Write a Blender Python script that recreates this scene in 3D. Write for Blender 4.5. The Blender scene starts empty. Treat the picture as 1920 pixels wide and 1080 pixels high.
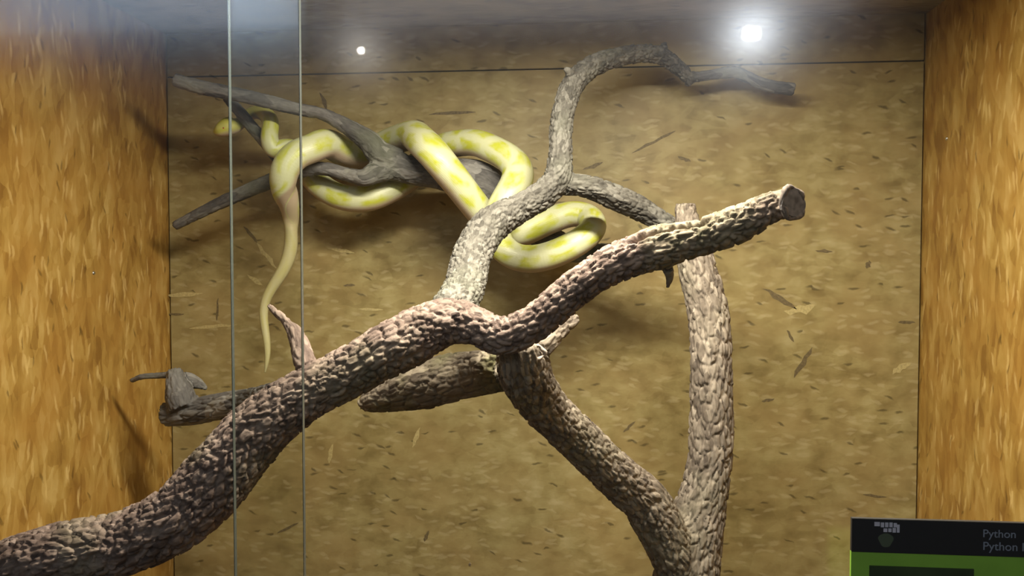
import bpy, bmesh, math, random
import numpy as np
from mathutils import Vector, Matrix

random.seed(4)
rng = np.random.default_rng(7)
scene = bpy.context.scene
C = scene.collection

# ------------------------------------------------------------------ camera
F_PX = 1500.0
YAW, PITCH = math.radians(5.3), math.radians(-2.0)
CAM = Vector((0.0, 0.0, 1.45))
cam_d = bpy.data.cameras.new('camera')
cam_d.sensor_width = 36.0
cam_d.lens = F_PX / 1920.0 * 36.0
cam_d.clip_start = 0.02
cam = bpy.data.objects.new('camera', cam_d)
C.objects.link(cam)
cam.location = CAM
cam.rotation_euler = (math.pi / 2 + PITCH, 0.0, YAW)
scene.camera = cam
R3 = cam.rotation_euler.to_matrix()

# ------------------------------------------------------------------ world, exposure
w = bpy.data.worlds.new('world')
scene.world = w
w.use_nodes = True
w.node_tree.nodes['Background'].inputs[0].default_value = (0, 0, 0, 1)
w.node_tree.nodes['Background'].inputs[1].default_value = 0.0
vs = scene.view_settings
vs.view_transform = 'Standard'
vs.look = 'None'
vs.gamma = 1.0
vs.exposure = 0.0
vs.use_curve_mapping = False
scene.cycles.use_denoising = True
scene.cycles.use_adaptive_sampling = True
scene.cycles.adaptive_threshold = 0.02
scene.cycles.max_bounces = 5
scene.cycles.diffuse_bounces = 3
scene.cycles.glossy_bounces = 2
scene.cycles.transparent_max_bounces = 16

# ------------------------------------------------------------------ main dimensions (metres)
Y_BACK = 2.0          # back wall plane
Y_GLASS = 0.86        # front glass plane
X_L, X_R = -1.088, 0.802
Z_FLOOR, Z_CEIL = 0.42, 2.035


def pix(u, v, y):
    """point on the plane y = const seen at photo pixel (u, v)"""
    d = R3 @ Vector(((u - 960.0) / F_PX, (540.0 - v) / F_PX, -1.0))
    return CAM + d * (y / d.y)


def pxr(u, v, y, hw):
    d = R3 @ Vector(((u - 960.0) / F_PX, (540.0 - v) / F_PX, -1.0))
    return hw / F_PX * (y / d.y)


# ------------------------------------------------------------------ helpers
def obj(name, me, mat=None, parent=None):
    o = bpy.data.objects.new(name, me)
    C.objects.link(o)
    if mat is not None:
        me.materials.clear()
        me.materials.append(mat)
    if parent is not None:
        o.parent = parent
    return o


def tag(o, label=None, cat=None, group=None, kind=None):
    if label: o['label'] = label
    if cat: o['category'] = cat
    if group: o['group'] = group
    if kind: o['kind'] = kind
    return o


def empty(name, loc=(0, 0, 0)):
    o = bpy.data.objects.new(name, None)
    o.empty_display_size = 0.05
    C.objects.link(o)
    o.location = loc
    bpy.context.view_layer.update()
    return o


def adopt(child, parent):
    """parent keeping the child's world place"""
    child.parent = parent
    child.matrix_parent_inverse = Matrix.Translation(-Vector(parent.location))


def box_me(name, lo, hi, bevel=0.0):
    bm = bmesh.new()
    bmesh.ops.create_cube(bm, size=1.0)
    for v in bm.verts:
        v.co = Vector([lo[i] + (v.co[i] + 0.5) * (hi[i] - lo[i]) for i in range(3)])
    if bevel > 0:
        bmesh.ops.bevel(bm, geom=list(bm.edges), offset=bevel, segments=2, affect='EDGES')
    me = bpy.data.meshes.new(name)
    bm.to_mesh(me)
    bm.free()
    return me


def poly_me(name, pts, thick, axis):
    """extruded flat polygon, pts are 3D, extruded by thick along axis vector"""
    n = len(pts)
    a = Vector(axis) * thick
    V = [Vector(p) for p in pts] + [Vector(p) + a for p in pts]
    Fc = [list(range(n))[::-1], list(range(n, 2 * n))] + [[i, (i + 1) % n, n + (i + 1) % n, n + i] for i in range(n)]
    me = bpy.data.meshes.new(name)
    me.from_pydata(V, [], Fc)
    bm = bmesh.new(); bm.from_mesh(me)
    bmesh.ops.recalc_face_normals(bm, faces=bm.faces)
    bm.to_mesh(me); bm.free()
    return me


def smooth(me):
    me.polygons.foreach_set('use_smooth', [True] * len(me.polygons))


# ------------------------------------------------------------------ node helpers
def new_mat(name):
    m = bpy.data.materials.new(name)
    m.use_nodes = True
    nt = m.node_tree
    b = nt.nodes['Principled BSDF']
    return m, nt, b


def N(nt, typ, **kw):
    n = nt.nodes.new(typ)
    for k, v in kw.items():
        setattr(n, k, v)
    return n


def ramp(nt, fac, stops, interp='LINEAR'):
    r = N(nt, 'ShaderNodeValToRGB')
    r.color_ramp.interpolation = interp
    el = r.color_ramp.elements
    while len(el) < len(stops):
        el.new(0.5)
    for e, (p, c) in zip(el, stops):
        e.position = p
        e.color = (c[0], c[1], c[2], 1)
    nt.links.new(fac, r.inputs[0])
    return r.outputs[0]


def mixc(nt, fac, a, b, mode='MIX'):
    m = N(nt, 'ShaderNodeMix', data_type='RGBA', blend_type=mode)
    for sock, val in ((m.inputs[0], fac), (m.inputs[6], a), (m.inputs[7], b)):
        if hasattr(val, 'links'):
            nt.links.new(val, sock)
        elif isinstance(val, (int, float)):
            sock.default_value = val
        else:
            sock.default_value = (val[0], val[1], val[2], 1)
    return m.outputs[2]


def math_n(nt, op, a, b=None, clamp=False):
    m = N(nt, 'ShaderNodeMath', operation=op, use_clamp=clamp)
    for sock, val in ((m.inputs[0], a), (m.inputs[1], b)):
        if val is None:
            continue
        if hasattr(val, 'links'):
            nt.links.new(val, sock)
        else:
            sock.default_value = val
    return m.outputs[0]


def simple(name, col, rough=0.5, metal=0.0, noise=0.0, nscale=30.0):
    m, nt, b = new_mat(name)
    b.inputs['Roughness'].default_value = rough
    b.inputs['Metallic'].default_value = metal
    if noise > 0:
        tc = N(nt, 'ShaderNodeTexCoord')
        nz = N(nt, 'ShaderNodeTexNoise')
        nz.inputs['Scale'].default_value = nscale
        nz.inputs['Detail'].default_value = 4
        nt.links.new(tc.outputs['Object'], nz.inputs['Vector'])
        lo = [c * (1 - noise) for c in col]
        hi = [min(1, c * (1 + noise)) for c in col]
        nt.links.new(ramp(nt, nz.outputs[0], [(0.3, lo), (0.7, hi)]), b.inputs['Base Color'])
    else:
        b.inputs['Base Color'].default_value = (*col, 1)
    return m


# ------------------------------------------------------------------ materials
def osb_mat(name, ua, va, pal, pale, length=0.06, width=0.010, soft=0.5, streak=0.5, dark=0.6, rough=0.45, bump=0.2, thr=0.80, grain=0.8, blo=(9, 16), tint=None):
    """strand board: ua = long direction of the strands, va = across (0 x, 1 y, 2 z)"""
    m, nt, b = new_mat(name)
    L = nt.links
    tc = N(nt, 'ShaderNodeTexCoord')
    sp = N(nt, 'ShaderNodeSeparateXYZ')
    L.new(tc.outputs['Object'], sp.inputs[0])
    cb = N(nt, 'ShaderNodeCombineXYZ')
    L.new(sp.outputs[ua], cb.inputs[0])
    L.new(sp.outputs[va], cb.inputs[1])
    # ragged strand edges
    wn = N(nt, 'ShaderNodeTexNoise', noise_dimensions='2D')
    wn.inputs['Scale'].default_value = 34
    wn.inputs['Detail'].default_value = 3
    L.new(cb.outputs[0], wn.inputs['Vector'])
    wv = N(nt, 'ShaderNodeVectorMath', operation='MULTIPLY_ADD')
    L.new(wn.outputs['Color'], wv.inputs[0])
    wv.inputs[1].default_value = (0.022, 0.010, 0)
    L.new(cb.outputs[0], wv.inputs[2])

    def strands(ang, ln, wd, off):
        mp = N(nt, 'ShaderNodeMapping')
        mp.inputs['Rotation'].default_value = (0, 0, math.radians(ang))
        mp.inputs['Location'].default_value = (off, off * 0.37, 0)
        L.new(wv.outputs[0], mp.inputs['Vector'])
        sc_ = N(nt, 'ShaderNodeVectorMath', operation='MULTIPLY')
        sc_.inputs[1].default_value = (1 / ln, 1 / wd, 1)
        L.new(mp.outputs[0], sc_.inputs[0])
        vo = N(nt, 'ShaderNodeTexVoronoi', voronoi_dimensions='2D', feature='F1')
        vo.inputs['Scale'].default_value = 1.0
        L.new(sc_.outputs[0], vo.inputs['Vector'])
        s3 = N(nt, 'ShaderNodeSeparateColor')
        L.new(vo.outputs['Color'], s3.inputs[0])
        return s3.outputs[0], s3.outputs[1], vo.outputs['Distance']

    def noise(sx, sy, det=4):
        q = N(nt, 'ShaderNodeVectorMath', operation='MULTIPLY')
        q.inputs[1].default_value = (sx, sy, 1)
        L.new(cb.outputs[0], q.inputs[0])
        n = N(nt, 'ShaderNodeTexNoise', noise_dimensions='2D')
        n.inputs['Scale'].default_value = 1
        n.inputs['Detail'].default_value = det
        L.new(q.outputs[0], n.inputs['Vector'])
        return n.outputs[0]

    v0, _, d0 = strands(5, length, width, 0.0)
    v1, _, d1 = strands(-16, length * 0.8, width * 1.2, 4.3)
    blotch = noise(*blo, 5)
    wide = noise(2.2, 3.0, 2)
    f = math_n(nt, 'ADD', math_n(nt, 'MULTIPLY', math_n(nt, 'ADD', v0, v1), 0.5 * soft), math_n(nt, 'MULTIPLY', blotch, 1.0 - 0.3 * soft))
    f = math_n(nt, 'ADD', f, math_n(nt, 'MULTIPLY', wide, 0.45))
    f = math_n(nt, 'SUBTRACT', f, 0.225 + 0.35 * soft)
    col = ramp(nt, f, [(0.22, pal[0]), (0.45, pal[1]), (0.62, pal[2]), (0.85, pal[3])])
    gn = noise(40, 420, 3)
    g = ramp(nt, gn, [(0.3, (0.88, 0.87, 0.85)), (0.65, (1.05, 1.05, 1.05))])
    col = mixc(nt, grain, col, g, 'MULTIPLY')
    if tint is not None:
        tn_ = ramp(nt, noise(6.5, 8.0, 3), [(0.38, (0, 0, 0)), (0.66, (1, 1, 1))])
        col = mixc(nt, math_n(nt, 'MULTIPLY', tn_, 0.5), col, tint)
    # single pale strands that lie on top
    for k, (a, off) in enumerate(((2, 9.1), (-11, 2.7), (15, 6.4))):
        vk, _, dk = strands(a, length * 0.9, width * 0.75, off)
        pk = math_n(nt, 'MULTIPLY', math_n(nt, 'GREATER_THAN', vk, thr), ramp(nt, dk, [(0.22, (1, 1, 1)), (0.48, (0, 0, 0))]))
        col = mixc(nt, math_n(nt, 'MULTIPLY', pk, streak), col, pale)
    # bark-dark slivers
    for a, off in ((-7, 1.9), (24, 7.7)):
        vk, _, dk = strands(a, 0.034, 0.0095, off)
        pk = math_n(nt, 'MULTIPLY', math_n(nt, 'GREATER_THAN', vk, 0.978), ramp(nt, dk, [(0.18, (1, 1, 1)), (0.42, (0, 0, 0))]))
        col = mixc(nt, math_n(nt, 'MULTIPLY', pk, dark), col, [c * 0.30 for c in pal[0]])
    L.new(col, b.inputs['Base Color'])
    b.inputs['Roughness'].default_value = rough
    b.inputs['Specular IOR Level'].default_value = 0.3
    bp = N(nt, 'ShaderNodeBump')
    bp.inputs['Strength'].default_value = bump
    bp.inputs['Distance'].default_value = 0.0025
    L.new(math_n(nt, 'ADD', math_n(nt, 'MULTIPLY', v0, 0.6), math_n(nt, 'MULTIPLY', gn, 0.4)), bp.inputs['Height'])
    L.new(bp.outputs[0], b.inputs['Normal'])
    return m


PAL_BACK = [(0.200, 0.145, 0.052), (0.278, 0.215, 0.084), (0.335, 0.268, 0.112), (0.40, 0.33, 0.158)]
PAL_SIDE = [(0.25, 0.125, 0.024), (0.36, 0.205, 0.044), (0.44, 0.268, 0.066), (0.54, 0.36, 0.115)]
M_back = osb_mat('strand_board_back', 0, 2, PAL_BACK, (0.47, 0.39, 0.21), soft=0.28, streak=0.35, dark=0.65, bump=0.02, thr=0.90, grain=0.25, length=0.040, width=0.015, blo=(17, 21), tint=(0.33, 0.235, 0.095))
M_side = osb_mat('strand_board_side', 2, 1, PAL_SIDE, (0.74, 0.52, 0.20), soft=0.55, streak=0.42, dark=0.5, length=0.060, width=0.014, thr=0.945, grain=0.4, bump=0.05, blo=(10, 18), tint=(0.40, 0.20, 0.040))
M_ceil = osb_mat('strand_board_ceiling', 0, 1, PAL_BACK, (0.47, 0.39, 0.21), soft=0.3, streak=0.3)
M_floor = simple('forest_soil', (0.10, 0.065, 0.035), 0.95, noise=0.5, nscale=60)
M_plaster = simple('grey_plaster', (0.55, 0.56, 0.58), 0.9, noise=0.06, nscale=8)
M_hallfloor = simple('hall_floor', (0.12, 0.12, 0.12), 0.5, noise=0.2)
M_alu = simple('aluminium', (0.55, 0.56, 0.58), 0.35, metal=0.9)


def emit(name, col, s):
    m, nt, b = new_mat(name)
    b.inputs['Base Color'].default_value = (*col, 1)
    b.inputs['Emission Color'].default_value = (*col, 1)
    b.inputs['Emission Strength'].default_value = s
    return m


M_daylight = emit('daylight_pane', (0.62, 0.78, 1.0), 4.8)
M_daylight2 = emit('daylight_pane_dim', (0.80, 0.86, 1.0), 2.4)
M_led = emit('led_lens', (0.86, 0.92, 1.0), 300.0)
M_led2 = emit('led_lens_warm', (1.0, 0.95, 0.88), 300.0)

# glass: clear, with a sharp reflection and a faint smeared one from dust
M_glass = bpy.data.materials.new('dusty_glass')
M_glass.use_nodes = True
nt = M_glass.node_tree
nt.nodes.remove(nt.nodes['Principled BSDF'])
tr = N(nt, 'ShaderNodeBsdfTransparent'); tr.inputs[0].default_value = (0.985, 0.995, 0.985, 1)
g1 = N(nt, 'ShaderNodeBsdfGlossy'); g1.inputs['Roughness'].default_value = 0.015
g2 = N(nt, 'ShaderNodeBsdfGlossy'); g2.inputs['Roughness'].default_value = 0.17
gm = N(nt, 'ShaderNodeMixShader'); gm.inputs[0].default_value = 0.91
nt.links.new(g1.outputs[0], gm.inputs[1]); nt.links.new(g2.outputs[0], gm.inputs[2])
ms = N(nt, 'ShaderNodeMixShader'); ms.inputs[0].default_value = 0.045
nt.links.new(tr.outputs[0], ms.inputs[1]); nt.links.new(gm.outputs[0], ms.inputs[2])
nt.links.new(ms.outputs[0], nt.nodes['Material Output'].inputs[0])

M_edge, nt, b = new_mat('ground_glass_edge')
b.inputs['Base Color'].default_value = (0.10, 0.115, 0.11, 1)
b.inputs['Roughness'].default_value = 0.25
b.inputs['Transmission Weight'].default_value = 0.35


def bark_mat(name, pal, plate=60.0, moss=0.0, mosscol=(0.13, 0.15, 0.06)):
    m, nt, b = new_mat(name)
    L = nt.links
    at = N(nt, 'ShaderNodeAttribute', attribute_name='bark')   # along / radial coordinates, seamless
    tc = N(nt, 'ShaderNodeTexCoord')
    vo = N(nt, 'ShaderNodeTexVoronoi', feature='F1')
    vo.inputs['Scale'].default_value = plate
    L.new(at.outputs['Vector'], vo.inputs['Vector'])
    s3 = N(nt, 'ShaderNodeSeparateColor')
    L.new(vo.outputs['Color'], s3.inputs[0])
    n1 = N(nt, 'ShaderNodeTexNoise')
    n1.inputs['Scale'].default_value = 14
    n1.inputs['Detail'].default_value = 5
    L.new(tc.outputs['Object'], n1.inputs['Vector'])
    n2 = N(nt, 'ShaderNodeTexNoise')
    n2.inputs['Scale'].default_value = 180
    n2.inputs['Detail'].default_value = 5
    L.new(at.outputs['Vector'], n2.inputs['Vector'])
    f = math_n(nt, 'ADD', math_n(nt, 'MULTIPLY', s3.outputs[0], 0.40), math_n(nt, 'MULTIPLY', n1.outputs[0], 0.28))
    f = math_n(nt, 'ADD', f, math_n(nt, 'MULTIPLY', n2.outputs[0], 0.45))
    col = ramp(nt, f, [(0.30, pal[0]), (0.55, pal[1]), (0.82, pal[2])])
    if moss > 0:
        n3 = N(nt, 'ShaderNodeTexNoise')
        n3.inputs['Scale'].default_value = 7
        n3.inputs['Detail'].default_value = 6
        L.new(tc.outputs['Object'], n3.inputs['Vector'])
        mf = math_n(nt, 'MULTIPLY', math_n(nt, 'SMOOTH_MIN', 1.0, math_n(nt, 'MULTIPLY', math_n(nt, 'SUBTRACT', n3.outputs[0], 0.5, True), 6.0)), moss)
        col = mixc(nt, mf, col, mosscol)
    L.new(col, b.inputs['Base Color'])
    b.inputs['Roughness'].default_value = 0.85
    b.inputs['Specular IOR Level'].default_value = 0.25
    bp = N(nt, 'ShaderNodeBump')
    bp.inputs['Strength'].default_value = 0.6
    bp.inputs['Distance'].default_value = 0.003
    L.new(n2.outputs[0], bp.inputs['Height'])
    L.new(bp.outputs[0], b.inputs['Normal'])
    return m


M_bark_log = bark_mat('bark_rough_brown', [(0.072, 0.048, 0.039), (0.165, 0.116, 0.093), (0.275, 0.205, 0.166)], 110, 0.3)
M_bark_grey = bark_mat('bark_grey', [(0.055, 0.049, 0.040), (0.120, 0.109, 0.090), (0.20, 0.186, 0.158)], 110, 0.35, (0.085, 0.093, 0.055))
M_bark_post = bark_mat('bark_post', [(0.085, 0.065, 0.050), (0.185, 0.148, 0.113), (0.33, 0.275, 0.215)], 120, 0.15)
M_bark_branch = bark_mat('bark_slate_branch', [(0.055, 0.050, 0.047), (0.125, 0.115, 0.105), (0.24, 0.225, 0.20)], 50, 0.3)
M_bark_stub = bark_mat('bark_mossy_stub', [(0.085, 0.065, 0.048), (0.185, 0.148, 0.108), (0.33, 0.275, 0.20)], 60, 0.6, (0.14, 0.14, 0.05))
M_bark_rim = simple('bark_rim', (0.13, 0.10, 0.08), 0.9, noise=0.6, nscale=160)
M_cut = simple('weathered_cut_wood', (0.135, 0.12, 0.115), 0.8, noise=0.5, nscale=120)
M_cut_ring = simple('pale_callus_wood', (0.36, 0.30, 0.25), 0.8, noise=0.3, nscale=150)

# ------------------------------------------------------------------ the enclosure
T = 0.018
gap = 0.0045
# back wall: two strand boards with an open joint between them
zj = pix(900, 132, Y_BACK).z
wall_back = obj('wall_back', box_me('wall_back', (X_L - 0.05, Y_BACK + T + 0.002, Z_FLOOR - 0.02), (X_R + 0.05, Y_BACK + T + 0.02, Z_CEIL + 0.06)), M_ceil)
tag(wall_back, kind='structure')
for lo, hi in ((Z_FLOOR, zj - 0.0018), (zj + 0.0018, Z_CEIL)):
    obj('board', box_me('board', (X_L + gap, Y_BACK, lo), (X_R - gap, Y_BACK + T, hi), 0.001), M_back, wall_back)
wl = obj('wall_left', box_me('wall_left', (X_L - T, Y_GLASS - 0.03, Z_FLOOR - 0.02), (X_L, Y_BACK + T, Z_CEIL + 0.06)), M_side)
tag(wl, kind='structure')
wr = obj('wall_right', box_me('wall_right', (X_R, Y_GLASS - 0.03, Z_FLOOR - 0.02), (X_R + T, Y_BACK + T, Z_CEIL + 0.06)), M_side)
tag(wr, kind='structure')
tag(obj('ceiling', box_me('ceiling', (X_L, Y_GLASS - 0.03, Z_CEIL), (X_R, Y_BACK + T, Z_CEIL + T)), M_ceil), kind='structure')
tag(obj('floor', box_me('floor', (X_L, Y_GLASS - 0.03, Z_FLOOR - 0.02), (X_R, Y_BACK, Z_FLOOR)), M_floor), kind='structure')
# board front under and beside the glass (outside the view)
fr = obj('trim_1', box_me('trim_1', (X_L - 0.30, Y_GLASS - 0.05, 0.0), (X_R + 0.30, Y_GLASS - 0.032, Z_FLOOR + 0.02)), M_side)
tag(fr, kind='structure')
tag(obj('trim_2', box_me('trim_2', (X_L - 0.30, Y_GLASS - 0.05, Z_FLOOR + 0.02), (X_L - 0.0, Y_GLASS - 0.032, 2.3)), M_side), kind='structure')
tag(obj('trim_3', box_me('trim_3', (X_R, Y_GLASS - 0.05, Z_FLOOR + 0.02), (X_R + 0.30, Y_GLASS - 0.032, 2.3)), M_side), kind='structure')
tag(obj('trim_4', box_me('trim_4', (X_L, Y_GLASS - 0.05, Z_CEIL - 0.02), (X_R, Y_GLASS - 0.032, 2.3)), M_side), kind='structure')

# single strands, one painted reflection streak and screw heads that stand out on the boards
M_strand_dark = simple('dark_strand', (0.135, 0.098, 0.042), 0.6, noise=0.3, nscale=200)
M_strand_and_glint = simple('pale_strand_and_glint', (0.43, 0.345, 0.15), 0.5, noise=0.2, nscale=200)
M_screw = simple('bright_screw', (0.85, 0.84, 0.80), 0.25, metal=1.0)
board_main = [c for c in wall_back.children][0]


def ray_to(u, v, axis, val):
    d = R3 @ Vector(((u - 960.0) / F_PX, (540.0 - v) / F_PX, -1.0))
    return CAM + d * ((val - CAM[axis]) / d[axis])


def sliver(name, u, v, ln, wd, ang, mat, seed):
    """thin ragged strand lying on the back board, sizes in photo pixels"""
    rg = random.Random(seed)
    n = 7
    ca, sa = math.cos(math.radians(ang)), math.sin(math.radians(ang))
    up, dn = [], []
    for i in range(n):
        t = i / (n - 1) - 0.5
        h = wd * 0.5 * (1 - (2 * abs(t)) ** 2.5) * rg.uniform(0.55, 1.0) + 0.4
        m_ = rg.uniform(-0.2, 0.2) * wd
        for lst, sg in ((up, 1), (dn, -1)):
            a_, b__ = t * ln, m_ + sg * h
            lst.append(ray_to(u + a_ * ca + b__ * sa, v - a_ * sa + b__ * ca, 1, Y_BACK))
    obj(name, poly_me(name, up + dn[::-1], 0.0006, (0, -1, 0)), mat, wall_back)


for k, (u, v, ln, wd, ang) in enumerate(((848, 212, 88, 6, 3), (1506, 680, 66, 11, 56), (1462, 560, 74, 11, -33), (1226, 266, 92, 6, 27), (1112, 312, 40, 7, 20),
                                         (1283, 298, 26, 7, -25), (330, 589, 30, 5, 0), (408, 580, 42, 5, 88), (607, 190, 36, 8, -70), (1545, 471, 32, 6, -4),
                                         (1628, 496, 16, 10, 70), (1700, 604, 32, 7, 0), (1482, 630, 26, 6, -60), (655, 535, 22, 5, 0), (1440, 750, 24, 6, 8),
                                         (1640, 930, 44, 4, -6), (540, 990, 44, 6, 25), (800, 1005, 22, 7, 65), (470, 440, 40, 7, -50), (1180, 800, 30, 6, 40))):
    sliver('dark_strand', u, v, ln, wd, ang, M_strand_dark, k)
for k, (u, v, ln, wd, ang) in enumerate(((500, 480, 62, 9, -52), (478, 525, 34, 8, -35), (345, 553, 70, 8, 3), (400, 612, 90, 6, 4), (695, 580, 46, 5, 0), (1475, 352, 40, 9, 8),
                                         (1180, 92, 50, 5, 2), (640, 470, 50, 6, -10), (1500, 580, 60, 18, 10), (1690, 690, 40, 12, 30), (780, 820, 40, 8, 70), (620, 850, 36, 9, 80))):  # first entry of this row paints a reflection streak, the others are wood
    sliver('pale_strand_and_glint', u, v, ln, wd, ang, M_strand_and_glint, 50 + k)


def screw(u, v, axis, val, nrm, parent):
    p = ray_to(u, v, axis, val)
    q = Vector(nrm).to_track_quat('Z', 'Y').to_matrix().to_4x4()
    bm = bmesh.new()
    bmesh.ops.create_cone(bm, cap_ends=True, segments=16, radius1=0.0045, radius2=0.0030, depth=0.002, matrix=Matrix.Translation(p + Vector(nrm) * 0.001) @ q)
    me = bpy.data.meshes.new('screw_head'); bm.to_mesh(me); bm.free()
    obj('screw_head', me, M_screw, parent)


screw(176, 512, 0, X_L, (1, 0, 0), wl)
screw(1775, 260, 0, X_R, (-1, 0, 0), wr)
screw(881, 1058, 1, Y_BACK, (0, -1, 0), wall_back)

# sliding glass doors, overlapping between the two visible edges
TG = 0.006
x565 = pix(565, 500, Y_GLASS).x
x432 = pix(432, 500, Y_GLASS + 0.016).x


def pane(name, x0, x1, y, edge_x, label):
    e = empty(name, ((x0 + x1) / 2, y, Z_FLOOR + 0.005))
    a, b_ = (x0 + 0.0008, x1) if edge_x == x0 else (x0, x1 - 0.0008)
    s = obj('pane', box_me('pane', (a, y, Z_FLOOR + 0.005), (b_, y + TG, Z_CEIL - 0.002)), M_glass)
    adopt(s, e)
    ex = (edge_x, edge_x + 0.0008) if edge_x == x0 else (edge_x - 0.0008, edge_x)
    s = obj('ground_edge', box_me('ground_edge', (ex[0], y, Z_FLOOR + 0.005), (ex[1], y + TG, Z_CEIL - 0.002)), M_edge)
    adopt(s, e)
    tag(e, kind='structure')
    return e


pane('window_1', X_L + 0.002, x565, Y_GLASS, x565, '')
pane('window_2', x432, X_R - 0.002, Y_GLASS + 0.016, x432, '')

# ------------------------------------------------------------------ visitors' hall behind the camera (seen only as a reflection)
HY = -2.4


def hall(u, v, yw=HY):
    """spot on the hall wall mirrored at photo pixel (u, v)"""
    p = pix(u, v, 1.0)
    d = p - CAM
    t = (2 * Y_GLASS - yw) / d.y
    return Vector((CAM.x + d.x * t, yw, CAM.z + d.z * t))


tag(obj('wall_hall', box_me('wall_hall', (-4.5, HY - 0.1, 0), (4.5, HY, 3.6)), M_hallfloor), kind='structure')
tag(obj('floor_hall', box_me('floor_hall', (-4.5, HY, -0.05), (4.5, Y_GLASS - 0.05, 0)), M_hallfloor), kind='structure')
tag(obj('ceiling_hall', box_me('ceiling_hall', (-4.5, HY, 3.6), (4.5, Y_GLASS - 0.05, 3.65)), M_plaster), kind='structure')


def hall_window(name, u0, v0, u1, v1, mat):
    a, b_ = hall(u0, v0), hall(u1, v1)
    e = empty(name, ((a.x + b_.x) / 2, HY, b_.z))
    lo, hi = (a.x, HY, b_.z), (b_.x, HY + 0.012, min(a.z, 3.55))
    gname = 'daylight_glazing_offscreen' if mat is M_daylight else 'pale_glazing_offscreen'
    adopt(obj(gname, box_me(gname, lo, hi), mat), e)
    f = 0.04
    for q, (l, h) in enumerate((((lo[0] - f, HY, lo[2] - f), (lo[0], HY + 0.03, hi[2] + f)),
                                ((hi[0], HY, lo[2] - f), (hi[0] + f, HY + 0.03, hi[2] + f)),
                                ((lo[0], HY, lo[2] - f), (hi[0], HY + 0.03, lo[2])),
                                ((lo[0], HY, hi[2]), (hi[0], HY + 0.03, hi[2] + f)))):
        adopt(obj('frame', box_me('frame', l, h), M_alu), e)
    tag(e, kind='structure')


hall_window('window_3_offscreen', -60, -140, 560, 52, M_daylight)
hall_window('window_4_offscreen', 640, -120, 1600, 24, M_daylight2)
# pale panel added out of view, its reflection veils the right of the glass
a, b_ = hall(1370, 60), hall(1850, 518)
tag(obj('added_veil_panel', box_me('added_veil_panel', (a.x, HY, b_.z), (b_.x, HY + 0.02, a.z)), M_plaster), kind='structure')


def hall_spot(name, u, v, hw, hh, mat, label):
    p = hall(u, v, -1.2)
    e = empty(name, (p.x, p.y, p.z))
    obj('housing', box_me('housing', (-hw * 1.2, -0.06, -hh * 1.25), (hw * 1.2, -0.004, hh * 1.25), 0.002), M_alu, e)
    lname = 'cold_lens_offscreen' if mat is M_led else 'warm_lens_offscreen'
    obj(lname, box_me(lname, (-hw, -0.0038, -hh), (hw, 0.004, hh), hh * 0.35), mat, e)
    h = 3.6 - p.z
    bm = bmesh.new()
    bmesh.ops.create_cone(bm, cap_ends=True, segments=10, radius1=0.008, radius2=0.008, depth=h - hh * 1.2,
                          matrix=Matrix.Translation((0, -0.032, (h + hh * 1.2) / 2)))
    me = bpy.data.meshes.new('stem'); bm.to_mesh(me); bm.free()
    obj('stem', me, M_alu, e)
    tag(e, label, 'spotlight')


hall_spot('flood_spotlight_offscreen', 1413, 57, 0.032, 0.024, M_led, 'cold white hall spotlight on a stem mirrored brightest in the glass')
hall_spot('ceiling_spotlight_offscreen', 672, 90, 0.014, 0.012, M_led2, 'small warm white hall spotlight on a stem mirrored as a dot')

# ------------------------------------------------------------------ lamp of the enclosure (just above the view)
LX, LY = 0.0, 1.07
lamp = empty('ceiling_lamp_offscreen', (LX, LY, Z_CEIL))
obj('housing', box_me('housing', (-0.37, -0.075, -0.030), (0.37, 0.075, 0.0), 0.006), M_alu, lamp)
M_diff = emit('lamp_diffuser', (1.0, 0.93, 0.80), 6.0)
obj('diffuser_offscreen', box_me('diffuser_offscreen', (-0.35, -0.06, -0.036), (0.35, 0.06, -0.0301)), M_diff, lamp)
ld = bpy.data.lights.new('lamp_light_offscreen', 'AREA')
ld.shape = 'RECTANGLE'
ld.size, ld.size_y = 0.68, 0.11
ld.energy = 38.0
ld.color = (1.0, 0.92, 0.78)
lo_ = bpy.data.objects.new('lamp_light_offscreen', ld)
C.objects.link(lo_)
lo_.location = (0, 0, -0.045)
lo_.parent = lamp
tag(lamp, 'flat strip lamp under the enclosure ceiling above the branches', 'lamp')

# ------------------------------------------------------------------ wood
def catmull(P, n):
    P = np.asarray(P, float)
    Q = np.vstack([2 * P[0] - P[1], P, 2 * P[-1] - P[-2]])
    out = []
    for i in range(1, len(Q) - 2):
        p0, p1, p2, p3 = Q[i - 1], Q[i], Q[i + 1], Q[i + 2]
        t = np.linspace(0, 1, n, endpoint=False)[:, None]
        out.append(0.5 * ((2 * p1) + (-p0 + p2) * t + (2 * p0 - 5 * p1 + 4 * p2 - p3) * t * t + (-p0 + 3 * p1 - 3 * p2 + p3) * t ** 3))
    out.append(Q[-2][None])
    return np.vstack(out)


def limb_path(pts, n=10, back=0.0):
    rows = []
    for p in pts:
        u, v, y, hw = p
        y += back * min(1.0, max(0.0, (y - 1.60) / 0.04))
        w_ = pix(u, v, y)
        rows.append((w_.x, w_.y, w_.z, pxr(u, v, y, hw)))
    A = catmull(rows, n)
    A[:, 3] = np.maximum(A[:, 3], 0.002)
    return A


def frames(P):
    Tn = np.gradient(P, axis=0)
    Tn /= np.linalg.norm(Tn, axis=1)[:, None]
    U = np.zeros_like(P)
    ref = np.array([0, 0, 1.0]) if abs(Tn[0, 2]) < 0.9 else np.array([1.0, 0, 0])
    u = ref - Tn[0] * ref.dot(Tn[0]); u /= np.linalg.norm(u)
    for i in range(len(P)):
        u = u - Tn[i] * u.dot(Tn[i]); u /= np.linalg.norm(u)
        U[i] = u
    return Tn, U, np.cross(Tn, U)


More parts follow.
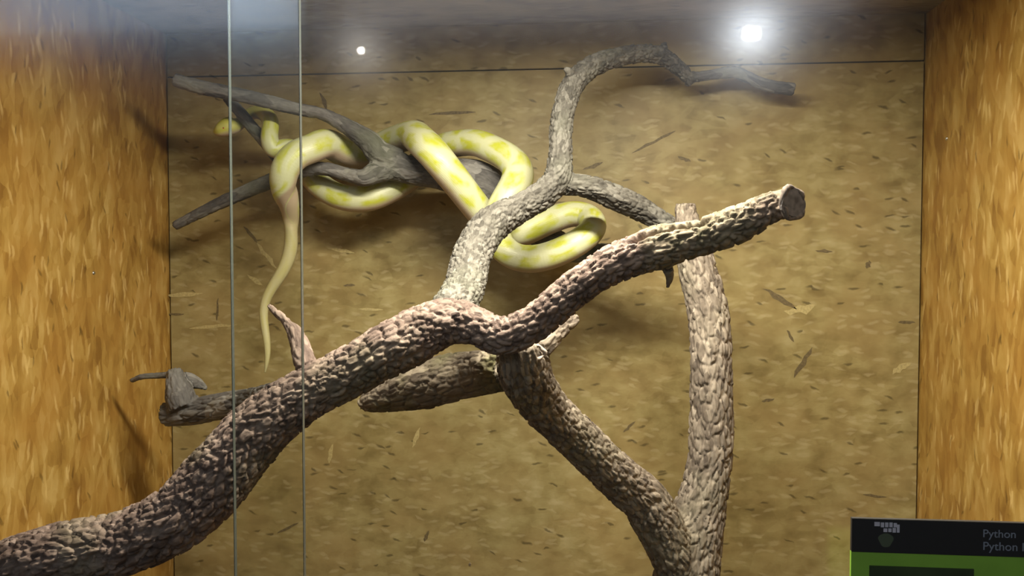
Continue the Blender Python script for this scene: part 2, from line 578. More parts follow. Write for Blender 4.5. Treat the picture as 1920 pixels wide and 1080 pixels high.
def hash3(ix, iy, iz, k):
    n = (ix.astype(np.int64) * 73856093) ^ (iy.astype(np.int64) * 19349663) ^ (iz.astype(np.int64) * 83492791) ^ (k * 2654435761)
    n = (n ^ (n >> 13)) * 1274126177
    n = n ^ (n >> 16)
    return (n & 0xFFFF) / 65535.0


def vnoise(Q):
    I = np.floor(Q).astype(np.int64); f = Q - I; f = f * f * (3 - 2 * f)
    r = 0
    for dx in (0, 1):
        for dy in (0, 1):
            for dz in (0, 1):
                wgt = (f[:, 0] if dx else 1 - f[:, 0]) * (f[:, 1] if dy else 1 - f[:, 1]) * (f[:, 2] if dz else 1 - f[:, 2])
                r = r + wgt * hash3(I[:, 0] + dx, I[:, 1] + dy, I[:, 2] + dz, 5)
    return r * 2 - 1


def cell(Q):
    I = np.floor(Q).astype(np.int64)
    f1 = np.full(len(Q), 9.0); f2 = np.full(len(Q), 9.0); idv = np.zeros(len(Q))
    for dx in (-1, 0, 1):
        for dy in (-1, 0, 1):
            for dz in (-1, 0, 1):
                jx, jy, jz = I[:, 0] + dx, I[:, 1] + dy, I[:, 2] + dz
                px = jx + hash3(jx, jy, jz, 1); py = jy + hash3(jx, jy, jz, 2); pz = jz + hash3(jx, jy, jz, 3)
                d = np.sqrt((px - Q[:, 0]) ** 2 + (py - Q[:, 1]) ** 2 + (pz - Q[:, 2]) ** 2)
                h = hash3(jx, jy, jz, 4)
                closer = d < f1
                f2 = np.where(closer, f1, np.minimum(f2, d))
                idv = np.where(closer, h, idv)
                f1 = np.where(closer, d, f1)
    return f1, f2, idv


def tube_bm(bm, A, seg=18):
    P, r = A[:, :3], A[:, 3]
    Tn, U, V = frames(P)
    rings = []
    for i in range(len(P)):
        ring = []
        for k in range(seg):
            a = 2 * math.pi * k / seg
            ring.append(bm.verts.new(P[i] + r[i] * (math.cos(a) * U[i] + math.sin(a) * V[i])))
        rings.append(ring)
    for i in range(len(P) - 1):
        for k in range(seg):
            bm.faces.new((rings[i][k], rings[i][(k + 1) % seg], rings[i + 1][(k + 1) % seg], rings[i + 1][k]))
    bm.faces.new(rings[0][::-1]); bm.faces.new(rings[-1])


def build_wood(limbs, voxel, parent, crack=None, smooth_it=10):
    """limbs: list of dicts(name, pts, mat, plate, depth, stretch, label). Fused, barked, then split limb by limb."""
    bm = bmesh.new()
    paths = []
    for l in limbs:
        A = limb_path(l['pts'], back=l.get('back', 0.0))
        paths.append(A)
        tube_bm(bm, A)
    me = bpy.data.meshes.new('raw')
    bmesh.ops.recalc_face_normals(bm, faces=bm.faces)
    bm.to_mesh(me); bm.free()
    o = bpy.data.objects.new('raw', me)
    C.objects.link(o)
    m = o.modifiers.new('r', 'REMESH'); m.mode = 'VOXEL'; m.voxel_size = voxel
    m = o.modifiers.new('s', 'SMOOTH'); m.factor = 0.5; m.iterations = smooth_it
    dg = bpy.context.evaluated_depsgraph_get()
    ev = o.evaluated_get(dg).to_mesh()
    nv = len(ev.vertices)
    co = np.empty(nv * 3); ev.vertices.foreach_get('co', co); co = co.reshape(-1, 3)
    no = np.empty(nv * 3); ev.vertices.foreach_get('normal', no); no = no.reshape(-1, 3)
    lt = np.empty(len(ev.polygons), np.int32); ev.polygons.foreach_get('loop_total', lt)
    lv = np.empty(len(ev.loops), np.int32); ev.loops.foreach_get('vertex_index', lv)
    assert (lt == 4).all()
    faces = lv.reshape(-1, 4)
    o.evaluated_get(dg).to_mesh_clear()
    bpy.data.objects.remove(o)
    # nearest limb and its coordinates
    best = np.full(nv, 1e9); lid = np.zeros(nv, int); Q = np.zeros((nv, 3)); S = np.zeros(nv); OFF = np.zeros((nv, 3)); RR = np.zeros(nv)
    for li, A in enumerate(paths):
        P, r = A[:, :3], A[:, 3]
        Tn, U, V = frames(P)
        s = np.concatenate([[0], np.cumsum(np.linalg.norm(np.diff(P, axis=0), axis=1))])
        bd = np.full(nv, 1e9); bi = np.zeros(nv, int)
        for i in range(len(P)):
            d = np.linalg.norm(co - P[i], axis=1)
            m_ = d < bd
            bd[m_] = d[m_]; bi[m_] = i
        off = co - P[bi]
        along = np.einsum('ij,ij->i', off, Tn[bi])
        sd = np.sqrt(np.maximum(bd ** 2 - along ** 2, 0)) - r[bi]
        score = np.abs(sd) + np.maximum(0, np.abs(along) - 0.03)
        m_ = score < best - (0.004 if li else 0)
        best[m_] = score[m_]; lid[m_] = li
        q = np.stack([np.einsum('ij,ij->i', off, U[bi]), np.einsum('ij,ij->i', off, V[bi]), s[bi] + along], 1) + li * 3.17
        Q[m_] = q[m_]; S[m_] = (s[bi] + along)[m_]; OFF[m_] = (off - along[:, None] * Tn[bi])[m_]; RR[m_] = r[bi][m_]
    bark = np.zeros((nv, 3))
    disp = np.zeros(nv)
    for li, l in enumerate(limbs):
        m_ = lid == li
        if not m_.any():
            continue
        pl, dp, st = l.get('plate', 0.011), l.get('depth', 0.004), l.get('stretch', 0.5)
        q = Q[m_].copy()
        q[:, 2] *= st
        wob = np.stack([vnoise(q * 60 + k * 11.3) for k in range(3)], 1) * 0.35
        f1, f2, idv = cell(q / pl + wob)
        edge = np.clip((f2 - f1) / l.get('crackw', 0.24), 0, 1)
        plates = edge * edge * (3 - 2 * edge)
        lump = vnoise(q * 22) * 0.5 + vnoise(q * 55) * 0.28
        fine = vnoise(q * 330) * 0.22
        disp[m_] = dp * ((plates - 0.75) * (0.8 + 0.4 * idv) + fine + 0.30 * (idv - 0.5)) + l.get('lump', 0.35) * np.minimum(RR[m_], 0.04) * 0.3 * lump
        bark[m_] = q
    if crack is not None:
        li, s0, s1, dirv, half, deep = crack
        d = np.asarray(dirv, float); d /= np.linalg.norm(d)
        on = OFF / np.maximum(np.linalg.norm(OFF, axis=1), 1e-6)[:, None]
        wig = 0.10 * np.sin(S * 60)
        ang = np.arccos(np.clip(on @ d, -1, 1)) + wig
        t = np.clip((S - s0) / (s1 - s0), 0, 1)
        env = np.sin(np.pi * t) ** 0.5 * ((S > s0) & (S < s1))
        disp -= (lid == li) * deep * env * np.exp(-(ang / half) ** 2)
    co = co + no * disp[:, None]
    out = []
    flid = lid[faces[:, 0]]
    for li, l in enumerate(limbs):
        fs = faces[flid == li]
        if len(fs) == 0:
            continue
        used, inv = np.unique(fs, return_inverse=True)
        inv = inv.reshape(-1, 4)
        me = bpy.data.meshes.new(l['name'])
        me.vertices.add(len(used)); me.vertices.foreach_set('co', co[used].ravel())
        me.loops.add(len(fs) * 4); me.loops.foreach_set('vertex_index', inv.ravel().astype(np.int32))
        me.polygons.add(len(fs)); me.polygons.foreach_set('loop_start', np.arange(len(fs), dtype=np.int32) * 4)
        me.update(calc_edges=True)
        at = me.attributes.new('bark', 'FLOAT_VECTOR', 'POINT')
        at.data.foreach_set('vector', bark[used].ravel().astype(np.float32))
        smooth(me)
        ob = obj(l['name'], me, l['mat'])
        adopt(ob, parent)
        if l.get('label'):
            ob['label'] = l['label']
        out.append(ob)
    return paths, out


# --- the thick log that rises from the lower left and its limbs
D = [(-70, 1640, 1.00, 66), (-70, 1400, 1.00, 66), (-66, 1250, 1.00, 65), (-45, 1145, 1.00, 64), (5, 1085, 1.00, 63), (65, 1051, 1.00, 61), (140, 1035, 1.00, 59), (230, 1020, 1.01, 58), (320, 977, 1.02, 60),
     (375, 932, 1.03, 62), (430, 870, 1.04, 63), (492, 800, 1.05, 58), (562, 747, 1.06, 52), (640, 708, 1.07, 48),
     (720, 660, 1.08, 50), (790, 622, 1.10, 50), (845, 603, 1.11, 46), (893, 613, 1.11, 36), (945, 630, 1.105, 36), (1000, 606, 1.10, 34),
     (1055, 560, 1.10, 33), (1110, 518, 1.09, 33), (1170, 486, 1.09, 37), (1237, 464, 1.09, 42), (1308, 446, 1.09, 36),
     (1370, 425, 1.08, 35), (1420, 402, 1.07, 32), (1455, 385, 1.06, 28), (1480, 382, 1.05, 27)]
B = [(800, 625, 1.11, 30), (845, 580, 1.17, 38), (872, 537, 1.28, 37), (884, 482, 1.42, 36), (918, 425, 1.50, 34), (968, 394, 1.55, 28), (1015, 367, 1.575, 27), (1043, 338, 1.59, 27),
     (1050, 296, 1.60, 23), (1051, 250, 1.62, 21), (1057, 205, 1.65, 21), (1075, 158, 1.70, 21), (1112, 123, 1.75, 20), (1177, 103, 1.81, 17),
     (1235, 103, 1.86, 16), (1272, 127, 1.89, 14), (1298, 154, 1.91, 12)]
BT = [(1290, 146, 1.90, 10), (1330, 141, 1.91, 9.5), (1375, 135, 1.92, 11), (1402, 145, 1.92, 10.5), (1437, 160, 1.92, 11), (1489, 168, 1.92, 12)]
Cc = [(1035, 348, 1.59, 20), (1070, 346, 1.60, 21), (1105, 351, 1.61, 22), (1150, 368, 1.63, 22), (1190, 386, 1.65, 22), (1225, 406, 1.66, 19), (1272, 434, 1.66, 17)]
H = [(620, 715, 1.08, 24), (570, 728, 1.26, 25), (530, 738, 1.44, 26), (480, 750, 1.60, 25), (420, 761, 1.66, 25), (365, 771, 1.69, 25), (311, 777, 1.70, 22)]
HS = [(346, 768, 1.68, 28), (337, 738, 1.69, 27), (330, 715, 1.69, 19), (328, 694, 1.70, 14)]
HF = [(338, 712, 1.71, 15), (356, 714, 1.72, 14), (373, 720, 1.73, 10), (389, 729, 1.73, 4)]
HT = [(330, 702, 1.69, 7), (300, 704, 1.70, 6), (268, 706, 1.70, 5.5), (246, 714, 1.71, 4.5)]
I = [(585, 715, 1.07, 20), (570, 672, 1.10, 20), (556, 630, 1.13, 16), (538, 605, 1.15, 9), (520, 588, 1.17, 7), (503, 572, 1.19, 5)]
BK = [(1078, 148, 1.69, 9), (1066, 134, 1.68, 8), (1060, 129, 1.67, 5)]
BU = [(1240, 105, 1.86, 10), (1244, 92, 1.865, 8), (1246, 80, 1.87, 5)]
DN = [(1245, 480, 1.09, 16), (1252, 505, 1.095, 12), (1255, 522, 1.10, 8), (1251, 540, 1.105, 4)]

log = empty('tree_log', (-0.82, 1.00, Z_FLOOR))
_a = limb_path(D)
_s = np.concatenate([[0], np.cumsum(np.linalg.norm(np.diff(_a[:, :3], axis=0), axis=1))])
S_CRACK = [float(_s[np.argmin(np.linalg.norm(_a[:, :3] - np.array(pix(u_, v_, 1.09)), axis=1))]) for u_, v_ in ((1180, 476), (1350, 431))]
tag(log, 'thick rough-barked brown log rising across the enclosure with an arching grey limb', 'log')
paths, _ = build_wood([
    dict(name='trunk', pts=D, mat=M_bark_log, plate=0.0094, depth=0.0046, stretch=0.55, lump=0.5, label='thick brown trunk with blocky bark'),
    dict(name='arching_limb', pts=B, mat=M_bark_grey, plate=0.0085, depth=0.0046, stretch=0.5, lump=0.3, label='greyish arching limb'),
    dict(name='twig', pts=BT, mat=M_bark_branch, plate=0.008, depth=0.0015, stretch=0.3, lump=0.6),
    dict(name='side_limb', pts=Cc, mat=M_bark_grey, plate=0.0085, depth=0.0036, stretch=0.4, lump=0.7),
    dict(name='rear_limb', pts=H, mat=M_bark_branch, plate=0.012, depth=0.003, stretch=0.25, lump=0.6),
    dict(name='upright_stub', pts=HS, mat=M_bark_branch, plate=0.010, depth=0.002, stretch=0.3, lump=0.6),
    dict(name='bark_flap', pts=HF, mat=M_bark_branch, plate=0.010, depth=0.002, stretch=0.3, lump=0.4),
    dict(name='thin_twig', pts=HT, mat=M_bark_branch, plate=0.008, depth=0.0008, stretch=0.3, lump=0.3),
    dict(name='dead_stub', pts=I, mat=M_bark_log, plate=0.009, depth=0.002, stretch=0.3, lump=0.8),
    dict(name='bud_stub', pts=BK, mat=M_bark_grey, plate=0.008, depth=0.001, stretch=0.4, lump=0.3),
    dict(name='bud_stub', pts=BU, mat=M_bark_grey, plate=0.008, depth=0.001, stretch=0.4, lump=0.3),
    dict(name='thorn_stub', pts=DN, mat=M_bark_log, plate=0.008, depth=0.001, stretch=0.4, lump=0.3),
], 0.0023, log, crack=(0, S_CRACK[0], S_CRACK[1], (-0.24, -0.60, 0.78), 0.17, 0.024))
A = paths[0]
S_ = np.concatenate([[0], np.cumsum(np.linalg.norm(np.diff(A[:, :3], axis=0), axis=1))])

# dark hollow cut face at the right end of the log
def disc(name, c, nrm, r, th, mat, parent, seed, irr=0.12, n=28, label=None):
    nrm = Vector(nrm).normalized()
    q = nrm.to_track_quat('Z', 'Y').to_matrix()
    rg = random.Random(seed)
    ph = [rg.uniform(0, 6.28) for _ in range(4)]
    pts = []
    for k in range(n):
        a = 2 * math.pi * k / n
        rr = r * (1 + irr * (0.5 * math.sin(2 * a + ph[0]) + 0.4 * math.sin(3 * a + ph[1]) + 0.3 * math.sin(5 * a + ph[2])))
        pts.append(Vector(c) + q @ Vector((rr * math.cos(a), rr * math.sin(a), 0)))
    ob = obj(name, poly_me(name, pts, th, nrm), mat)
    adopt(ob, parent)
    if label: ob['label'] = label
    return ob


def ring(name, c, nrm, r, tr_, mat, parent, seed, squash=1.0, n=26, m=8):
    nrm = Vector(nrm).normalized()
    q = nrm.to_track_quat('Z', 'Y').to_matrix()
    rg = random.Random(seed)
    ph = [rg.uniform(0, 6.28) for _ in range(3)]
    V, Fc = [], []
    for i in range(n):
        a = 2 * math.pi * i / n
        R = r * (1 + 0.10 * math.sin(2 * a + ph[0]) + 0.08 * math.sin(5 * a + ph[1]))
        t = tr_ * (1 + 0.3 * math.sin(4 * a + ph[2]))
        for j in range(m):
            b_ = 2 * math.pi * j / m
            V.append(Vector(c) + q @ Vector(((R + t * math.cos(b_)) * math.cos(a), squash * (R + t * math.cos(b_)) * math.sin(a), t * math.sin(b_))))
    for i in range(n):
        for j in range(m):
            Fc.append((i * m + j, ((i + 1) % n) * m + j, ((i + 1) % n) * m + (j + 1) % m, i * m + (j + 1) % m))
    me = bpy.data.meshes.new(name); me.from_pydata(V, [], Fc); smooth(me)
    ob = obj(name, me, mat); adopt(ob, parent)
    return ob


pe = pix(1482, 381, 1.035)
tn = (0.50, -0.86, -0.03)
disc('cut_face', pe + Vector(tn) * 0.002, tn, 0.0184, 0.004, M_cut, log, 3, label='weathered cut face')
ring('bark_rim', pe + Vector(tn) * 0.003, tn, 0.0182, 0.0036, M_bark_rim, log, 5)
pk = pix(1003, 660, 1.362)
# --- the forked post on the right with its prop limb
E = [(1290, 1420, 1.58, 66), (1287, 1250, 1.58, 65), (1285, 1140, 1.58, 63), (1290, 1060, 1.58, 60), (1303, 990, 1.58, 54), (1322, 918, 1.58, 44), (1332, 850, 1.58, 40), (1333, 780, 1.58, 40),
     (1332, 662, 1.58, 39), (1328, 586, 1.59, 37), (1309, 505, 1.60, 34), (1292, 440, 1.61, 27), (1286, 400, 1.62, 20), (1285, 382, 1.62, 17)]
Ff = [(1290, 1110, 1.57, 40), (1260, 1030, 1.55, 46), (1212, 943, 1.51, 44), (1165, 900, 1.47, 41), (1125, 862, 1.43, 40), (1080, 818, 1.385, 40), (1034, 775, 1.33, 41), (997, 728, 1.26, 46), (980, 692, 1.205, 50), (972, 660, 1.164, 42), (970, 648, 1.160, 36)]
FS = [(985, 668, 1.18, 34), (1020, 640, 1.20, 26), (1050, 614, 1.23, 20), (1078, 597, 1.26, 13)]
G = [(955, 690, 1.24, 34), (915, 696, 1.30, 40), (850, 706, 1.38, 44), (795, 722, 1.42, 42), (740, 739, 1.46, 32), (702, 751, 1.48, 23), (681, 759, 1.49, 16)]
post = empty('forked_post', (0.30, 1.58, Z_FLOOR))
tag(post, 'upright pale-barked forked post with a slanting prop limb holding up the log', 'log')
build_wood([
    dict(name='trunk', pts=E, mat=M_bark_post, plate=0.0105, depth=0.0045, stretch=0.35, lump=0.45, label='pale upright trunk with small vertical bark plates'),
    dict(name='prop_limb', pts=Ff, mat=M_bark_post, plate=0.011, depth=0.0045, stretch=0.4, lump=0.5, label='slanting prop limb'),
    dict(name='cut_stub', pts=G, mat=M_bark_stub, plate=0.012, depth=0.004, stretch=0.3, lump=0.8),
    dict(name='short_stub', pts=FS, mat=M_bark_post, plate=0.010, depth=0.003, stretch=0.3, lump=0.5),
], 0.0027, post)
ring('knot_ring', pix(1004, 660, 1.152), (0.3, -1, 0.1), 0.013, 0.0032, M_cut_ring, post, 9, squash=0.75)

# --- the slim forked branch that carries the snake
A0 = [(1300, 490, 1.624, 18), (1225, 462, 1.68, 17), (1130, 476, 1.75, 20), (1040, 455, 1.79, 26), (965, 392, 1.79, 34), (900, 345, 1.78, 40), (838, 329, 1.77, 32), (785, 322, 1.76, 27), (745, 312, 1.755, 27), (715, 305, 1.75, 28)]
A1 = [(745, 305, 1.755, 27), (712, 288, 1.74, 25), (690, 264, 1.73, 21), (655, 240, 1.71, 16), (605, 214, 1.70, 12), (560, 205, 1.69, 12), (500, 190, 1.67, 13), (430, 174, 1.66, 13), (370, 162, 1.65, 13), (326, 149, 1.64, 12)]
A2 = [(735, 312, 1.75, 24), (700, 325, 1.73, 20), (682, 333, 1.72, 16), (650, 327, 1.73, 13), (605, 316, 1.74, 12.5), (560, 322, 1.75, 13), (505, 341, 1.76, 14), (430, 373, 1.77, 12), (370, 402, 1.78, 10), (328, 424, 1.79, 9)]
A3 = [(545, 328, 1.75, 11), (520, 298, 1.755, 11), (498, 268, 1.755, 12), (470, 235, 1.75, 12), (444, 204, 1.74, 11), (424, 182, 1.72, 9)]
br = empty('forked_branch', tuple(pix(1305, 490, 1.66)))
tag(br, 'slim slate-grey forked branch carrying the snake, reaching to the upper left corner', 'branch')
build_wood([
    dict(back=0.06, name='main_stem', pts=A0, mat=M_bark_branch, plate=0.009, depth=0.002, stretch=0.4, lump=0.5),
    dict(back=0.06, name='upper_fork', pts=A1, mat=M_bark_branch, plate=0.008, depth=0.0014, stretch=0.3, lump=0.5, label='long pale-topped upper fork'),
    dict(back=0.06, name='lower_fork', pts=A2, mat=M_bark_branch, plate=0.008, depth=0.0014, stretch=0.3, lump=0.5),
    dict(back=0.06, name='cross_twig', pts=A3, mat=M_bark_branch, plate=0.008, depth=0.0012, stretch=0.3, lump=0.5),
], 0.0032, br, smooth_it=4)


# ------------------------------------------------------------------ the snake
SN = [  # u, v, depth, half width px : snout to tail tip
    (404, 247, 1.745, 8), (410, 246, 1.745, 13), (418, 243, 1.745, 17), (429, 238, 1.75, 19.5), (440, 234, 1.755, 17.5), (449, 231, 1.765, 13), (458, 227, 1.783, 11.5), (468, 215, 1.787, 12.5),
    (484, 211, 1.777, 13.5), (501, 217, 1.757, 15), (508, 233, 1.735, 15.5), (505, 253, 1.72, 16), (508, 273, 1.715, 17), (522, 288, 1.735, 18),
    (545, 297, 1.79, 20), (568, 312, 1.825, 22), (588, 338, 1.82, 24), (618, 362, 1.80, 25), (655, 375, 1.79, 26), (695, 373, 1.79, 27), (738, 354, 1.81, 27),
    (775, 325, 1.845, 28), (805, 292, 1.85, 28), (845, 272, 1.81, 27), (890, 272, 1.77, 27), (935, 286, 1.74, 28), (970, 314, 1.715, 30), (968, 345, 1.69, 30), (945, 382, 1.665, 29),
    (930, 420, 1.655, 28), (934, 455, 1.65, 27), (962, 482, 1.645, 27), (1005, 488, 1.64, 28), (1055, 472, 1.64, 28), (1094, 449, 1.645, 27), (1113, 428, 1.68, 25),
    (1105, 408, 1.735, 25), (1070, 402, 1.745, 26), (1020, 420, 1.735, 27), (970, 440, 1.735, 28), (925, 426, 1.735, 29), (893, 392, 1.71, 30), (862, 352, 1.685, 31), (830, 312, 1.665, 32),
    (802, 278, 1.68, 32), (773, 258, 1.77, 30), (738, 266, 1.84, 29), (702, 285, 1.86, 30), (664, 292, 1.82, 30), (625, 281, 1.755, 30), (588, 281, 1.705, 29), (554, 293, 1.68, 29), (534, 322, 1.67, 28),
    (533, 355, 1.685, 25), (542, 385, 1.71, 19), (546, 412, 1.73, 14.5), (547, 440, 1.735, 13), (544, 475, 1.735, 13), (530, 510, 1.73, 12), (509, 542, 1.725, 10.5), (497, 568, 1.72, 9), (494, 595, 1.715, 8),
    (499, 630, 1.71, 7), (502, 660, 1.705, 5.5), (500, 682, 1.70, 3.6), (497, 698, 1.70, 1.5)]


def build_snake():
    A = limb_path(SN, 12, back=0.06)
    P, r = A[:, :3].copy(), A[:, 3]
    # settle the body against the wood instead of through it
    W = np.vstack([limb_path(q, back=bk) for q, bk in ((A0, 0.06), (A1, 0.06), (A2, 0.06), (A3, 0.06), (B, 0.0), (Cc, 0.0))])
    for it in range(160):
        df = P[:, None, :] - W[None, :, :3]
        dn = np.linalg.norm(df, axis=2)
        pen = r[:, None] + W[None, :, 3] + 0.003 - dn
        k = pen.argmax(1); ii = np.arange(len(P))
        pk_ = np.maximum(pen[ii, k], 0)
        dv = df[ii, k] / np.maximum(dn[ii, k], 1e-4)[:, None]
        P += dv * pk_[:, None] * np.array([0.35, 0.6, 0.35])
        P[:, 1] = np.minimum(P[:, 1], Y_BACK - 0.004 - r)
        if it % 4 == 0 and it < 150:
            P[2:-2] = P[2:-2] * 0.6 + 0.2 * (P[1:-3] + P[3:-1])
    # even out the centreline a little
    for _ in range(2):
        P[1:-1] = P[1:-1] * 0.5 + 0.25 * (P[:-2] + P[2:])
    s = np.concatenate([[0], np.cumsum(np.linalg.norm(np.diff(P, axis=0), axis=1))])
    Tn = np.gradient(P, axis=0); Tn /= np.linalg.norm(Tn, axis=1)[:, None]
    # back of the animal: mostly up and towards the open side
    D_ = np.zeros_like(P); ref = np.array([0.05, -0.42, 0.90])
    prev = None
    for i in range(len(P)):
        d = ref - Tn[i] * ref.dot(Tn[i])
        n = np.linalg.norm(d)
        d = d / max(n, 1e-6)
        if prev is not None:
            d = prev * 0.85 + d * 0.15
            d = d - Tn[i] * d.dot(Tn[i]); d /= np.linalg.norm(d)
        D_[i] = d; prev = d
    Sd = np.cross(Tn, D_)
    seg = 28
    V, UV, Fc = [], [], []
    hl = s[np.argmax(A[:60, 3])]
    for i in range(len(P)):
        head = max(0.0, 1 - s[i] / 0.05)
        wy = 0.90 if s[i] < 0.045 else 0.90 + min(1, (s[i] - 0.045) / 0.05) * 0.06
        for k in range(seg):
            a = 2 * math.pi * k / seg
            ca, sa = math.cos(a), math.sin(a)
            # slightly ridged back, flat belly
            rr = r[i] * (1 + 0.03 * ca - (0.10 * max(0, -ca) ** 2))
            V.append(P[i] + rr * (wy * ca * D_[i] + sa * Sd[i]))
            UV.append((s[i], (a if a <= math.pi else a - 2 * math.pi), r[i]))
    for i in range(len(P) - 1):
        for k in range(seg):
            Fc.append((i * seg + k, i * seg + (k + 1) % seg, (i + 1) * seg + (k + 1) % seg, (i + 1) * seg + k))
    V.append(P[0] - Tn[0] * r[0] * 0.6); UV.append((0, 0, r[0])); c0 = len(V) - 1
    V.append(P[-1]); UV.append((s[-1], 0, r[-1])); c1 = len(V) - 1
    for k in range(seg):
        Fc.append((c0, (k + 1) % seg, k))
        b_ = (len(P) - 1) * seg
        Fc.append((c1, b_ + k, b_ + (k + 1) % seg))
    me = bpy.data.meshes.new('snake_body')
    me.from_pydata([tuple(v) for v in V], [], Fc)
    at = me.attributes.new('coil', 'FLOAT_VECTOR', 'POINT')
    at.data.foreach_set('vector', np.array(UV, np.float32).ravel())
    bm = bmesh.new(); bm.from_mesh(me); bmesh.ops.recalc_face_normals(bm, faces=bm.faces); bm.to_mesh(me); bm.free()
    smooth(me)
    return me, P, D_, Sd, r, s, Tn


M_snake, nt, b = new_mat('albino_python_skin')
L = nt.links
at = N(nt, 'ShaderNodeAttribute', attribute_name='coil')
sp = N(nt, 'ShaderNodeSeparateXYZ'); L.new(at.outputs['Vector'], sp.inputs[0])
ath = math_n(nt, 'ABSOLUTE', sp.outputs[1])
cb = N(nt, 'ShaderNodeCombineXYZ')
L.new(math_n(nt, 'MULTIPLY', sp.outputs[0], 15.0), cb.inputs[0])
L.new(math_n(nt, 'MULTIPLY', sp.outputs[1], 0.75), cb.inputs[1])
wz = N(nt, 'ShaderNodeTexNoise'); wz.inputs['Scale'].default_value = 1.6; wz.inputs['Detail'].default_value = 2
L.new(cb.outputs[0], wz.inputs['Vector'])
wv = N(nt, 'ShaderNodeVectorMath', operation='MULTIPLY_ADD')
L.new(wz.outputs['Color'], wv.inputs[0]); wv.inputs[1].default_value = (0.5, 0.5, 0); L.new(cb.outputs[0], wv.inputs[2])
vo = N(nt, 'ShaderNodeTexVoronoi', voronoi_dimensions='2D', feature='DISTANCE_TO_EDGE')
vo.inputs['Scale'].default_value = 1.0; vo.inputs['Randomness'].default_value = 0.75
L.new(wv.outputs[0], vo.inputs['Vector'])
blot = ramp(nt, vo.outputs['Distance'], [(0.10, (0, 0, 0)), (0.26, (1, 1, 1))])
CREAM, YEL, BELLY, TAILC = (0.53, 0.53, 0.31), (0.43, 0.44, 0.042), (0.46, 0.35, 0.24), (0.40, 0.34, 0.165)
nz = N(nt, 'ShaderNodeTexNoise'); nz.inputs['Scale'].default_value = 3.0
L.new(cb.outputs[0], nz.inputs['Vector'])
amount = ramp(nt, nz.outputs[0], [(0.35, (0.45, 0.45, 0.45)), (0.6, (1, 1, 1))])
fac = math_n(nt, 'MULTIPLY', blot, amount)
col = mixc(nt, fac, CREAM, YEL)
# neck and head plainly yellow
hd = ramp(nt, sp.outputs[0], [(0.0, (1, 1, 1)), (0.16, (1, 1, 1)), (0.26, (0, 0, 0))])
col = mixc(nt, math_n(nt, 'MULTIPLY', hd, 0.75), col, (0.46, 0.43, 0.05))
bf = ramp(nt, math_n(nt, 'DIVIDE', ath, math.pi), [(0.50, (0, 0, 0)), (0.64, (1, 1, 1))])
col = mixc(nt, bf, col, BELLY)
SLEN = 3.0
snake_me, SP, SD, SS, SR, Sx, ST = build_snake()
i_tail = int(np.argmin(np.linalg.norm(SP - np.array(pix(546, 412, 1.79)), axis=1)))
tf = math_n(nt, 'MULTIPLY', math_n(nt, 'SUBTRACT', sp.outputs[0], float(Sx[i_tail]) - 0.06, True), 12.0, True)
col = mixc(nt, math_n(nt, 'MULTIPLY', tf, 0.85), col, TAILC)
L.new(col, b.inputs['Base Color'])
b.inputs['Roughness'].default_value = 0.42
sc2 = N(nt, 'ShaderNodeCombineXYZ')
L.new(math_n(nt, 'MULTIPLY', sp.outputs[0], 160.0), sc2.inputs[0])
L.new(math_n(nt, 'MULTIPLY', sp.outputs[1], 9.0), sc2.inputs[1])
vs_ = N(nt, 'ShaderNodeTexVoronoi', voronoi_dimensions='2D', feature='F1'); vs_.inputs['Scale'].default_value = 1.0
vs_.inputs['Randomness'].default_value = 0.25
L.new(sc2.outputs[0], vs_.inputs['Vector'])
bp = N(nt, 'ShaderNodeBump'); bp.inputs['Strength'].default_value = 0.25; bp.inputs['Distance'].default_value = 0.0012; bp.invert = True
L.new(vs_.outputs['Distance'], bp.inputs['Height']); L.new(bp.outputs[0], b.inputs['Normal'])

snake = obj('python_snake', snake_me, M_snake)
tag(snake, 'albino yellow and cream python looped around the slim branch with its tail hanging', 'snake')
M_eye = simple('eye_red', (0.35, 0.06, 0.03), 0.15)
M_mouth = simple('mouth_line', (0.30, 0.20, 0.05), 0.6)
ih = int(np.argmin(np.abs(Sx - 0.022)))
for sgn in (-1, 1):
    bm = bmesh.new()
    c = Vector(SP[ih]) + Vector(SS[ih]) * (sgn * SR[ih] * 0.86) + Vector(SD[ih]) * (SR[ih] * 0.30)
    bmesh.ops.create_uvsphere(bm, u_segments=14, v_segments=10, radius=0.0026, matrix=Matrix.Translation(c))
    me = bpy.data.meshes.new('eye'); bm.to_mesh(me); bm.free(); smooth(me)
    obj('eye', me, M_eye, snake)

# ------------------------------------------------------------------ the species sign in front of the glass
YS = Y_GLASS - 0.020
sA = pix(1597, 971, YS)
sign = empty('species_sign', (sA.x + 0.20, YS, sA.z - 0.30))
tag(sign, 'green species sign with a black header band standing against the glass', 'sign')
x0, zt = sA.x, sA.z
x1 = X_R - 0.0
x1 = x0 + 0.40
zb = pix(1597, 1034, YS).z
M_signblk = simple('sign_black_print', (0.026, 0.024, 0.022), 0.5)
M_signgrn = simple('sign_green_print', (0.27, 0.50, 0.055), 0.5, noise=0.08)
M_signdk = simple('sign_photo_dark', (0.04, 0.06, 0.02), 0.5, noise=0.4, nscale=25)
M_signtxt = simple('sign_grey_lettering', (0.28, 0.30, 0.33), 0.6)
M_signlogo = simple('sign_pale_logo', (0.62, 0.58, 0.60), 0.6)
M_signlogo2 = simple('sign_dull_green_logo', (0.09, 0.11, 0.06), 0.6)


def on_sign(name, lo, hi, yoff, mat, bevel=0):
    o = obj(name, box_me(name, (lo[0], YS - yoff, lo[1]), (hi[0], YS - yoff + 0.0012, hi[1]), bevel), mat)
    adopt(o, sign)
    return o


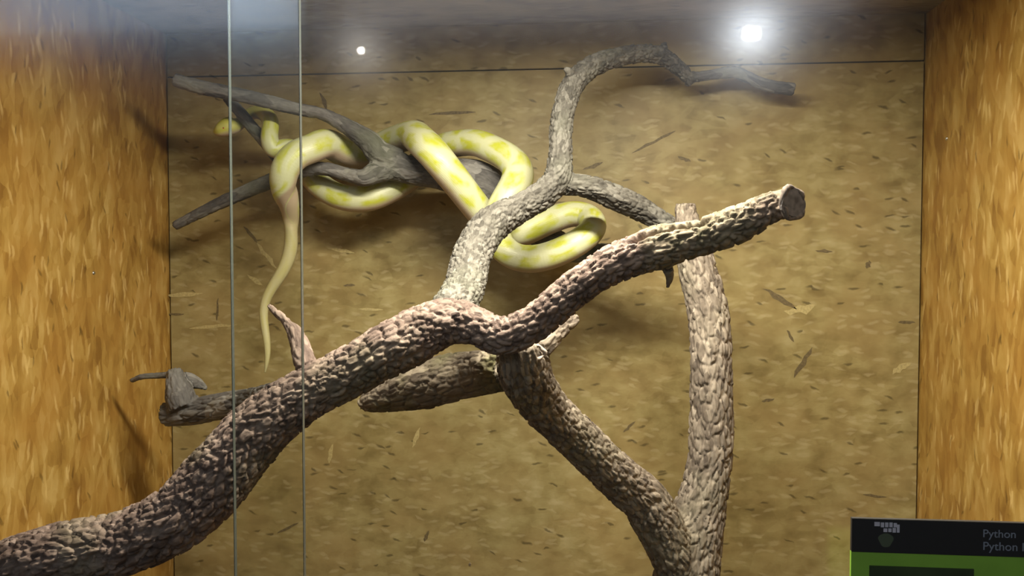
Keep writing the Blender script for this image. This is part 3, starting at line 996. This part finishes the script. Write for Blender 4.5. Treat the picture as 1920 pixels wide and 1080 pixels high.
o = obj('board', box_me('board', (x0, YS, zt - 0.30), (x1, YS + 0.004, zb), 0.0), M_signgrn); adopt(o, sign)
o = obj('header_band', box_me('header_band', (x0, YS - 0.0012, zb), (x1, YS + 0.004, zt), 0.0004), M_signblk); adopt(o, sign)
pa, pb = pix(1630, 1060, YS), pix(1823, 1180, YS)
on_sign('picture_panel', (pa.x, pb.z), (pb.x, pa.z), 0.0012, M_signdk)


def text(name, body, u, v, size_px, mat):
    cu = bpy.data.curves.new(name, 'FONT')
    cu.body = body
    p = pix(u, v, YS - 0.0016)
    cu.size = size_px / F_PX * YS * 1.05
    cu.extrude = 0.0002
    to = bpy.data.objects.new(name, cu)
    C.objects.link(to)
    bpy.context.view_layer.update()
    me = bpy.data.meshes.new_from_object(to.evaluated_get(bpy.context.evaluated_depsgraph_get()))
    bpy.data.objects.remove(to)
    me.transform(Matrix.Translation(p) @ Matrix.Rotation(math.pi / 2, 4, 'X'))
    o = obj(name, me, mat)
    adopt(o, sign)
    return o


text('lettering', 'Python', 1842, 1007, 19.5, M_signtxt)
text('lettering', 'Python l', 1842, 1031, 20.5, M_signtxt)
# stacked pale wordmark strokes and the dull round emblem under it
for (u0, v0, u1, v1) in ((1640, 979, 1650, 987), (1652, 980, 1658, 989), (1660, 980, 1666, 989), (1668, 980, 1674, 989), (1676, 981, 1682, 989),
                         (1657, 991, 1664, 998), (1666, 991, 1672, 998), (1674, 990, 1680, 999), (1682, 984, 1687, 999)):
    p, q = pix(u0, v0, YS - 0.002), pix(u1, v1, YS - 0.002)
    on_sign('logo_stroke', (p.x, q.z), (q.x, p.z), 0.0016, M_signlogo)
pc = pix(1661, 1013, YS - 0.0016)
pts = [(pc.x + 0.0072 * math.cos(a) * (1 + 0.15 * math.sin(3 * a)), YS - 0.0016, pc.z + 0.0072 * math.sin(a)) for a in np.linspace(0, 2 * math.pi, 24, endpoint=False)]
o = obj('emblem', poly_me('emblem', pts, 0.0006, (0, 1, 0)), M_signlogo2); adopt(o, sign)
# two slim legs down to the ledge
for dx in (0.05, 0.35):
    o = obj('leg', box_me('leg', (x0 + dx, YS, Z_FLOOR + 0.02), (x0 + dx + 0.012, YS + 0.004, zt - 0.29), 0.0005), M_alu); adopt(o, sign)
